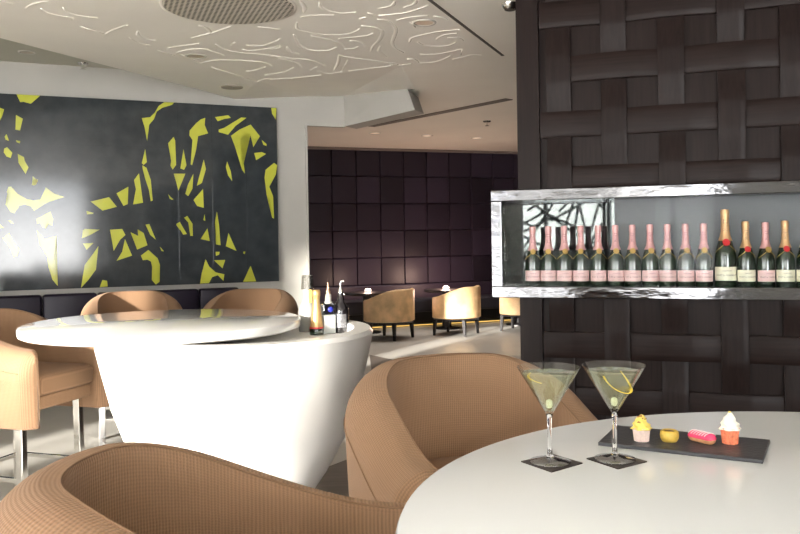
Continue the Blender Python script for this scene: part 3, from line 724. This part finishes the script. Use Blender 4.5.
CH = [((0.19, 2.24), (0.30, -0.95), 'tan ribbed tub chair at the near table behind the two cocktails'),
      ((-0.30, 1.32), (0.99, 0.11), 'tan ribbed tub chair cropped at the bottom left, nearest of all'),
      ((-2.07, 4.36), (0.95, -0.30), 'brown tub chair on chrome legs at the far left of the white bar'),
      ((-1.88, 5.75), (0.35, -0.93), 'brown tub chair behind the white bar, left one of two before the artwork'),
      ((-1.08, 5.80), (-0.15, -0.98), 'brown tub chair behind the white bar, right one of two before the artwork')]
ch0 = None
for (x, y), (dx, dy), lab in CH:
    rz = math.atan2(dy, dx)
    if ch0 is None: ch0 = make_chair(lab, GC); ch0.location = (x, y, 0.004); ch0.rotation_euler = (0, 0, rz)
    else: dup(ch0, (x, y, 0.0), rz, lab)

# ------------------------------------------------------------------ near round table
TC = Vector((0.729, 1.106, 0)); TR = 0.742; TZ = 1.0
tb = thing('round_table', 'round white table in the foreground holding two cocktails', 'table', (TC.x, TC.y, 0))
mb = MB(); mb.lathe([(0, TZ - .045), (TR - .02, TZ - .045), (TR - .004, TZ - .041), (TR, TZ - .034), (TR, TZ - .009), (TR - .003, TZ - .003), (TR - .010, TZ), (0, TZ)], 128, close=False)
mb.build('table_top', M['table_white'], tb, smooth=True, angle=35)
mb = MB(); mb.lathe([(0, .004), (.27, .004), (.27, .02), (.12, .05), (.08, .12), (.075, .80), (.16, .93), (.22, .955), (0, .955)], 48, close=False); mb.build('pedestal', M['bar_white'], tb, smooth=True, angle=35)

# slate board and sweets
zt = TZ
bp = [at_z(x, y, zt + .007) for x, y in ((598, 442), (616, 425), (770, 439.5), (763, 460))]
mb = MB(); mb.prism([(p.x, p.y) for p in bp], zt, zt + .007)
tag(mb.build('slate_board', M['slate'], bevel=0.001), 'long black slate board carrying four small sweets', 'serving board')
ZB = zt + .007
def on_board(x, y): return at_z(x, y, ZB)
def cupcake(px, py, r, h, cup, cream, label, crumbs=None, tip=None):
    c = on_board(px, py); t = thing('cupcake', label, 'cupcake', (c.x, c.y, ZB))
    mb = MB(); n = 40; rg = []
    for rr, z in ((r * .80, 0), (r * .86, h * .2), (r * .96, h * .46), (r * 1.0, h * .5)):
        rg.append([mb.bm.verts.new((rr * (1 + .035 * (1 if k % 2 else -1)) * math.cos(2 * PI * k / n), rr * (1 + .035 * (1 if k % 2 else -1)) * math.sin(2 * PI * k / n), z)) for k in range(n)])
    for a, b in zip(rg[:-1], rg[1:]):
        for k in range(n): mb.face((a[k], a[(k + 1) % n], b[(k + 1) % n], b[k]))
    mb.face(rg[0][::-1]); mb.face(rg[-1]); mb.build('paper_cup', cup, t)
    mb = MB(); rg = []; n = 36; K = 18
    for k in range(K + 1):
        u = k / K; rr = r * 1.02 * (1 - u) ** 0.62 * (1 + .10 * math.cos(u * 6 * PI)) + .0004; z = h * (.46 + .54 * u)
        rg.append([mb.bm.verts.new((rr * (1 + .10 * math.cos(6 * (2 * PI * i / n) + u * 7)) * math.cos(2 * PI * i / n) + .001 * math.sin(u * 9), rr * (1 + .10 * math.cos(6 * (2 * PI * i / n) + u * 7)) * math.sin(2 * PI * i / n), z)) for i in range(n)])
    for a, b in zip(rg[:-1], rg[1:]):
        for i in range(n): mb.face((a[i], a[(i + 1) % n], b[(i + 1) % n], b[i]))
    mb.face(rg[0][::-1]); mb.face(rg[-1]); fr = mb.build('frosting', cream, t, smooth=True)
    if crumbs:
        mb = MB(); rnd = random.Random(3)
        for _ in range(16):
            a = rnd.uniform(0, 2 * PI); u = rnd.uniform(.45, .95); rr = r * (1 - u) ** .62 * 1.02
            mb.box((rr * math.cos(a), rr * math.sin(a), h * (.47 + .54 * u)), (.0028, .0022, .0022), a)
        mb.build('crumbs', crumbs, fr)
    if tip:
        mb = MB(); mb.lathe([(0, h * .97), (.003, h * .985), (.0025, h * 1.02), (0, h * 1.03)], 10, close=False); mb.build('topping', tip, fr, smooth=True)
    return t
cupcake(641.5, 440.5, .0170, .050, mat('pleated_paper', (0.72, 0.56, 0.50), .6, var=.1, vscale=200), mat('lemon_cream', (0.74, 0.60, 0.13), .45), 'small cupcake with yellow swirled cream at the left of the slate', mat('nut_crumb', (0.35, 0.17, 0.05), .7))
cupcake(730, 443, .0172, .058, mat('orange_sponge', (0.80, 0.22, 0.11), .6, var=.25, vscale=150), mat('white_cream', (0.86, 0.82, 0.70), .4), 'small orange cupcake with white whipped cream at the right of the slate', None, mat('yellow_zest', (0.8, 0.6, 0.1), .5))
c = on_board(669.5, 441); t = thing('cream_tart', 'little round yellow tart between the lemon cupcake and the pink eclair', 'tart', (c.x, c.y, ZB))
mb = MB(); mb.lathe([(0, 0), (.0135, 0), (.0165, .005), (.0175, .012), (.0165, .018), (.0135, .021), (.0105, .0195), (.009, .017), (0, .017)], 36, close=False); mb.build('shell', mat('golden_pastry', (0.60, 0.40, 0.07), .5, var=.15, vscale=150), t, smooth=True)
mb = MB(); mb.lathe([(0.0095, .0172), (.008, .0195), (0, .0185)], 24, close=False); mb.build('filling', mat('caramel', (0.17, 0.07, 0.02), .3), t, smooth=True)
c = on_board(702, 442.5)
t = thing('eclair', 'small pink iced eclair with white stripes on the slate', 'eclair', (c.x, c.y, ZB), math.radians(-58))
def capsule(L, R_, zs, z0, clip):
    mb = MB(); rg = []; n = 20
    for k in range(17):
        u = -1 + 2 * k / 16; x = u * L / 2; e = max(0.0, abs(x) - (L / 2 - R_)); rr = math.sqrt(max(1e-8, R_ * R_ - e * e))
        rg.append([mb.bm.verts.new((x, rr * math.cos(2 * PI * i / n), z0 + max(clip, rr * zs * math.sin(2 * PI * i / n)))) for i in range(n)])
    for a, b in zip(rg[:-1], rg[1:]):
        for i in range(n): mb.face((a[i], a[(i + 1) % n], b[(i + 1) % n], b[i]))
    return mb
capsule(.056, .0125, .75, .0085, -.0085).build('pastry', mat('baked_choux', (0.62, 0.30, 0.14), .6, var=.2, vscale=120), t, smooth=True)
capsule(.058, .0138, .75, .0102, -.001).build('pink_icing', mat('pink_icing', (0.83, 0.06, 0.16), .22), t, smooth=True)
mb = MB()
for k in range(7):
    x = -.018 + k * .006; P = []
    for q in range(9):
        a = math.radians(30 + 120 * q / 8); P.append((x + .004 * math.cos(a), .0141 * math.cos(a), .0104 + .0106 * math.sin(a)))
    mb.tube(P, .0006, 5)
mb.build('icing_stripe', mat('white_icing', (0.9, 0.75, 0.75), .4), t)

# coasters and cocktails
def coaster(quad, label):
    P = [at_z(x, y, zt + .002) for x, y in quad]
    mb = MB(); mb.prism([(p.x, p.y) for p in P], zt, zt + .002); tag(mb.build('coaster', M['coaster']), label, 'coaster', 'square coasters')
coaster([(521, 461), (551.6, 471.5), (582.5, 462.6), (552, 453.5)], 'square dark coaster under the left cocktail glass')
coaster([(586.5, 458), (618, 468.4), (647, 461), (615.5, 452)], 'square dark coaster under the right cocktail glass')
M['stem'] = mat('stem_glass', (1, 1, 1), 0.0); p_ = M['stem'].node_tree.nodes['Principled BSDF']; p_.inputs['Transmission Weight'].default_value = 1.0; p_.inputs['IOR'].default_value = 1.45
M['drink'] = thin_glass('pale_cocktail', (0.975, 0.985, 0.82), 2.2)
M['foot'] = thin_glass('foot_glass', (0.98, 0.98, 0.98), 12.0)
t_ = M['drink'].node_tree; o_ = [n for n in t_.nodes if n.type == 'OUTPUT_MATERIAL'][0]; prev = o_.inputs[0].links[0].from_socket
td = t_.nodes.new('ShaderNodeBsdfTranslucent'); td.inputs[0].default_value = (0.95, 0.97, 0.80, 1); m2 = t_.nodes.new('ShaderNodeMixShader'); m2.inputs[0].default_value = 0.12
t_.links.new(prev, m2.inputs[1]); t_.links.new(td.outputs[0], m2.inputs[2]); t_.links.new(m2.outputs[0], o_.inputs[0])
M['lemon'] = mat('lemon_peel', (0.85, 0.62, 0.06), 0.45)
def martini(px, py, label, twist):
    c = at_z(px, py, zt + .002); t = thing('martini_glass', label, 'cocktail glass', (c.x, c.y, zt + .002), group='stemmed cocktail glasses')
    mb = MB(); mb.lathe([(0, .0062), (.008, .0085), (.0046, .014), (.0038, .03), (.0036, .055), (.0042, .075), (.0060, .084), (0, .086)], 40, close=False)
    mb.build('stem', M['stem'], t, smooth=True)
    mb = MB(); mb.lathe([(0, 0), (.034, 0), (.0365, .001), (.036, .0022), (.020, .0048), (.008, .0086), (0, .0086)], 40, close=False)
    mb.build('foot', M['foot'], t, smooth=True)
    mb = MB(); mb.lathe([(.0040, .0835), (.0085, .089), (.055, .166), (.0555, .167), (.055, .1676), (.0545, .167), (.0080, .0905), (0, .0875)], 48, close=False)
    mb.build('bowl', M['glass'], t, smooth=True, angle=60)
    mb = MB(); mb.lathe([(0, .0885), (.0075, .0915), (.0475, .1562), (.0465, .157), (0, .1566)], 40, close=False); dk = mb.build('cocktail', M['drink'], t, smooth=True, angle=50)
    mb = MB(); P = []
    for k in range(24):
        u = k / 23
        if twist: a = -2.6 + u * 3.4; r_ = .034 - .020 * abs(u - .45); z = .150 - .030 * math.sin(PI * u) + .004 * u
        else: a = 2.4 + u * 1.7; r_ = .038 - .008 * u; z = .153 - .010 * u
        P.append((r_ * math.cos(a), r_ * math.sin(a), z))
    mb.tube(P, .0022, 6, flat=.0007); mb.build('lemon_twist', M['lemon'], t, smooth=True)
    mb = MB(); mb.lathe([(0, .094), (.0050, .096), (.0062, .102), (.0055, .108), (0, .111)], 16, close=False); mb.build('pearl_onion', mat('pearl_onion', (0.8, 0.82, 0.70), .2), t, smooth=True)
    return t
martini(550, 462, 'left martini glass of pale cocktail on its square coaster', False)
martini(615, 459.3, 'right martini glass with a yellow lemon curl, nearer the slate', True)

# ------------------------------------------------------------------ white bowl-shaped bar with a round top
BC = Vector((-0.82, 4.10, 0)); BR = 0.669; BZ = 0.955
bar_ = thing('bar_counter', 'large white bowl-shaped bar counter', 'bar counter', (BC.x, BC.y, 0))
mb = MB()
prof = [(0, 0), (.20, 0), (.25, .01), (.32, .08), (.385, .17), (.44, .25), (.535, .42), (.60, .60), (.645, .78), (.668, .88), (.677, .935), (BR, .948), (BR - .004, BZ), (BR - .085, BZ), (BR - .09, BZ - .006), (BR - .095, BZ - .05), (0, BZ - .05)]
mb.lathe(prof, 128, close=False); mb.build('body', M['bar_white'], bar_, smooth=True, angle=40)
BT = Vector((-1.196, 4.15, 0)); 
bt = thing('bar_table_top', 'round white table top resting on the left of the bar counter', 'table top', (BT.x, BT.y, 0))
mb = MB(); r_ = 0.683; mb.lathe([(0, BZ), (r_ - .012, BZ), (r_ - .002, BZ + .006), (r_, BZ + .014), (r_, BZ + .036), (r_ - .003, BZ + .042), (r_ - .01, BZ + .045), (0, BZ + .045)], 128, close=False)
mb.build('top', M['white_top'], bt, smooth=True, angle=35)

# bottles standing in the counter's well
WZ = BZ - .05
def well(px, Y): p = at_y(px, 320, Y); return (p.x, p.y, WZ)
M['frost'] = mat('frosted_white', (0.40, 0.40, 0.37), 0.3); M['clear'] = thin_glass('clear_bottle', (0.86, 0.89, 0.91), 2.0); M['blue'] = mat('cobalt_seal', (0.02, 0.03, 0.35), .3)
t = thing('carafe', 'frosted white carafe with an upturned glass on top, in the bar well', 'carafe', well(308, 4.42))
mb = MB(); mb.lathe([(0, 0), (.048, 0), (.050, .01), (.050, .09), (.044, .13), (.028, .165), (.022, .19), (.024, .225), (0, .225)], 28, close=False); mb.build('body', M['frost'], t, smooth=True, angle=50)
mb = MB(); mb.lathe([(.034, .226), (.030, .30), (.027, .302), (0, .302)], 24, close=False); mb.build('upturned_glass', thin_glass('smoky_glass', (0.62, 0.61, 0.58), 2.0), t, smooth=True, angle=50)
mb = MB(); mb.box((.018, -.03, .19), (.016, .004, .07)); mb.build('yellow_tag', mat('amber_tag', (0.7, .45, .06), .4), t)
t = thing('champagne_bottle', 'open champagne bottle with a gold foil neck, in the bar well', 'bottle', well(316.5, 4.26))
k_ = .78
mb = MB(); mb.lathe([(0, 0), (.036, 0), (.037, .006), (.037, .028), (.034, .036), (0, .037)], 28, close=False); mb.build('body', M['green_glass'], t, smooth=True, angle=50)
mb = MB(); mb.lathe([(.0345, .036), (.029, .09), (.021, .15), (.018, .18), (.0205, .20), (.022, .203), (.022, .225), (.017, .232), (0, .233)], 28, close=False); mb.build('foil_capsule', mat('bright_gold_foil', (0.62, 0.40, 0.17), .3, .5), t, smooth=True, angle=50)
mb = MB(); mb.lathe([(.0355, .033), (.0362, .038), (.0345, .041)], 28, close=False); mb.build('neck_band', M['red_seal'], t, smooth=True)
t = thing('spirit_bottle', 'square clear spirit bottle with a blue seal and a pourer, in the bar well', 'bottle', well(328.5, 4.30), math.radians(20))
mb = MB(); mb.box((0, 0, .08), (.072, .055, .16)); mb.build('body', M['clear'], t, bevel=.008)
mb = MB(); mb.box((0, 0, .05), (.062, .046, .095)); mb.build('spirit', mat('cloudy_spirit', (0.62, 0.61, 0.56), .3), t)
mb = MB(); mb.lathe([(.024, .158), (.017, .172), (.015, .205), (0, .205)], 20, close=False); mb.build('neck', M['frost'], t, smooth=True, angle=50)
mb = MB(); mb.lathe([(.013, .204), (.012, .222), (.007, .235), (.004, .268), (0, .268)], 16, close=False); mb.build('pourer', mat('copper_pourer', (0.75, 0.48, 0.33), .25, .7), t, smooth=True, angle=50)
mb = MB(); mb.lathe([(0, 0), (.015, 0), (.013, .004), (0, .005)], 20, close=False); o = mb.build('blue_seal', M['blue'], t, smooth=True); o.rotation_euler = (PI / 2, 0, 0); o.location = (0.004, -.027, .128)
t = thing('liqueur_bottle', 'dark bottle with a steel pourer, rightmost in the bar well', 'bottle', well(341, 4.34))
mb = MB(); mb.lathe([(0, 0), (.040, 0), (.041, .006), (.041, .115), (.034, .145), (.019, .165), (.016, .21), (0, .21)], 28, close=False); mb.build('body', mat('smoked_black_glass', (0.012, 0.01, 0.012), .06, spec=.8), t, smooth=True, angle=50)
mb = MB(); mb.lathe([(.014, .208), (.013, .225), (.008, .235), (.0065, .262), (0, .262)], 16, close=False); mb.tube([(0, 0, .258), (.004, 0, .270), (.020, 0, .272)], .006, 8); mb.build('pourer', M['chrome'], t, smooth=True, angle=50)
mb = MB(); pr = None
for k in range(13):
    a = -1.0 + 2.0 * k / 12 - .2; q = [mb.bm.verts.new((.0418 * math.sin(a), -.0418 * math.cos(a), z)) for z in (.03, .10)]
    if pr: mb.face((pr[0], q[0], q[1], pr[1]))
    pr = q
mb.build('front_label', mat('silver_label', (0.20, 0.20, 0.21), .4, .4, var=.5, vscale=120), t)

# ------------------------------------------------------------------ alcove: banquette, tables, chairs
ab = thing('alcove_banquette', 'dark slate leather banquette along the padded wall', 'banquette', (PW_P.x, PW_P.y, 0), math.atan2(PW_D.y, PW_D.x))
mb = MB(); mb.box((1.5, -.30, .33), (9, .50, .20)); mb.build('seat', M['slate_seat'], ab, bevel=.03)
mb = MB(); mb.box((1.5, -.05, .52), (9, .07, .26)); mb.build('backrest', M['pad'], ab, bevel=.02)
mb = MB(); mb.box((1.5, -.26, .14), (9, .36, .19)); mb.build('base', M['black_wood'], ab)
mb = MB(); mb.box((1.5, -.455, .022), (9, .02, .010)); mb.build('light_strip', emit('amber_strip', (1.0, 0.62, 0.16), 0.35), ab)
def al_table(x, y, label):
    t = thing('lounge_table', label, 'table', (x, y, 0), 0, 'dark round tables in the alcove')
    mb = MB(); mb.lathe([(0, .565), (.33, .565), (.345, .575), (.345, .595), (.335, .60), (0, .60)], 40, close=False); mb.build('top', M['black_wood'], t, smooth=True, angle=35)
    mb = MB(); mb.lathe([(0, .0), (.20, .0), (.20, .015), (.08, .03), (.07, .05), (.07, .565), (0, .565)], 32, close=False); mb.build('pedestal', M['black_wood'], t, smooth=True, angle=35)
    return t
def votive(x, y, label, power=2.5):
    t = thing('table_lamp', label, 'lamp', (x, y, .60), 0, 'glowing table lamps')
    mb = MB(); mb.lathe([(.045, 0), (.055, .015), (.048, .035), (.025, .05), (0, .053)], 20, close=False); mb.build('shade', emit('opal_glow', (1.0, 0.90, 0.80), 0.25), t, smooth=True)
    l = bpy.data.lights.new('table_lamp_glow', 'POINT'); l.energy = power; l.color = (1.0, 0.66, 0.5); l.shadow_soft_size = .05
    o = bpy.data.objects.new('table_lamp_glow', l); COL.objects.link(o); o.parent = t; o.location = (0, 0, .11)
TB = [(-0.50, 12.20), (0.70, 12.62), (1.86, 13.0)]
al_table(*TB[0], 'dark round lounge table behind the left tan leather chair'); al_table(*TB[1], 'dark round lounge table behind the middle tan leather chair'); al_table(*TB[2], 'dark round lounge table half hidden behind the display case')
p = at_z(368, 291.5, .6); votive(at_y(368, 293, 12.25).x, 12.25, 'small glowing lamp on the left alcove table', 4)
votive(at_y(446, 290, 12.65).x, 12.65, 'small glowing lamp on the middle alcove table', 10)
def make_tub(label):
    t = thing('tub_armchair', label, 'armchair', group='honey leather tub armchairs')
    R = .365; TH = .055; PH = math.radians(135)
    mb = MB(); N = 48; rings = []
    for k in range(N + 1):
        f = -PH + 2 * PH * k / N; a = abs(f) / PH; s = 0 if a < .25 else (a - .25) / .75; s = s * s * (3 - 2 * s); h = .70 - .15 * s
        sec = [(R - .02, .25), (R, .262), (R, h - .02), (R - .012, h - .004), (R - TH / 2, h), (R - TH + .012, h - .004), (R - TH, h - .02), (R - TH, .30), (R - TH, .25)]
        rings.append([mb.bm.verts.new((-r * math.cos(f) * .98, r * math.sin(f), z)) for r, z in sec])
    n = 9
    for a, b in zip(rings[:-1], rings[1:]):
        for k in range(n): mb.face((a[k], a[(k + 1) % n], b[(k + 1) % n], b[k]))
    mb.face(rings[0]); mb.face(rings[-1][::-1]); mb.build('tub_shell', M['tan_leather'], t, smooth=True, angle=50)
    mb = MB(); mb.lathe([(0, .255), (.30, .255), (.305, .30), (.30, .40), (.27, .42), (0, .425)], 40, close=False); mb.build('seat', M['tan_leather'], t, smooth=True, angle=50)
    mb = MB(); mb.lathe([(0, .225), (.32, .225), (.33, .25), (0, .25)], 40, close=False); mb.build('seat_frame', M['black_wood'], t)
    for sx_, sy_ in ((1, 1), (1, -1), (-1, 1), (-1, -1)):
        mb = MB(); x, y = sx_ * .225, sy_ * .225
        a = mb.verts([(x + i * .024, y + j * .024, .23) for i, j in ((-1, -1), (1, -1), (1, 1), (-1, 1))]); b = mb.verts([(x * 1.06 + i * .015, y * 1.06 + j * .015, 0) for i, j in ((-1, -1), (1, -1), (1, 1), (-1, 1))])
        mb.face(a); mb.face(b[::-1])
        for k in range(4): mb.face((a[k], a[(k + 1) % 4], b[(k + 1) % 4], b[k]))
        mb.build('leg', M['black_wood'], t)
    return t
tubs = [((-0.17, 11.45), 'honey leather tub armchair, leftmost of three in the alcove'), ((0.79, 11.82), 'honey leather tub armchair, middle of three in the alcove'), ((1.80, 12.22), 'honey leather tub armchair mostly hidden behind the display case')]
rz_t = math.radians(148); tub0 = None
for (x, y), lab in tubs:
    if tub0 is None: tub0 = make_tub(lab); tub0.location = (x, y, 0); tub0.rotation_euler = (0, 0, rz_t)
    else: dup(tub0, (x, y, 0), rz_t + math.radians(4), lab)

# ------------------------------------------------------------------ lattice screen by the glazed front (seen mirrored in the case)
sc = thing('lattice_screen', 'dark angular lattice screen mirrored in the left of the display case', 'screen', (-4.6, -3.4, 0), math.radians(-25))
mb = MB(); rnd = random.Random(11)
for _ in range(70):
    x, z = rnd.uniform(-1.8, 1.8), rnd.uniform(.1, 2.6); a = rnd.uniform(0, PI); L = rnd.uniform(.35, .9)
    p, q = (x - L * math.cos(a), 0, z - L * math.sin(a)), (x + L * math.cos(a), 0, z + L * math.sin(a))
    p = (max(-1.9, min(1.9, p[0])), rnd.uniform(-.01, .01), max(.05, min(2.65, p[2]))); q = (max(-1.9, min(1.9, q[0])), rnd.uniform(-.01, .01), max(.05, min(2.65, q[2])))
    mb.bar(p, q, .03, .045)
mb.build('lattice', M['dark_metal'], sc)
mb = MB()
for a, b in (((-1.93, 0, 0), (-1.93, 0, 2.7)), ((1.93, 0, 0), (1.93, 0, 2.7)), ((-1.93, 0, 2.68), (1.93, 0, 2.68)), ((-1.93, 0, .03), (1.93, 0, .03))): mb.bar(a, b, .06)
mb.build('frame', M['dark_metal'], sc)
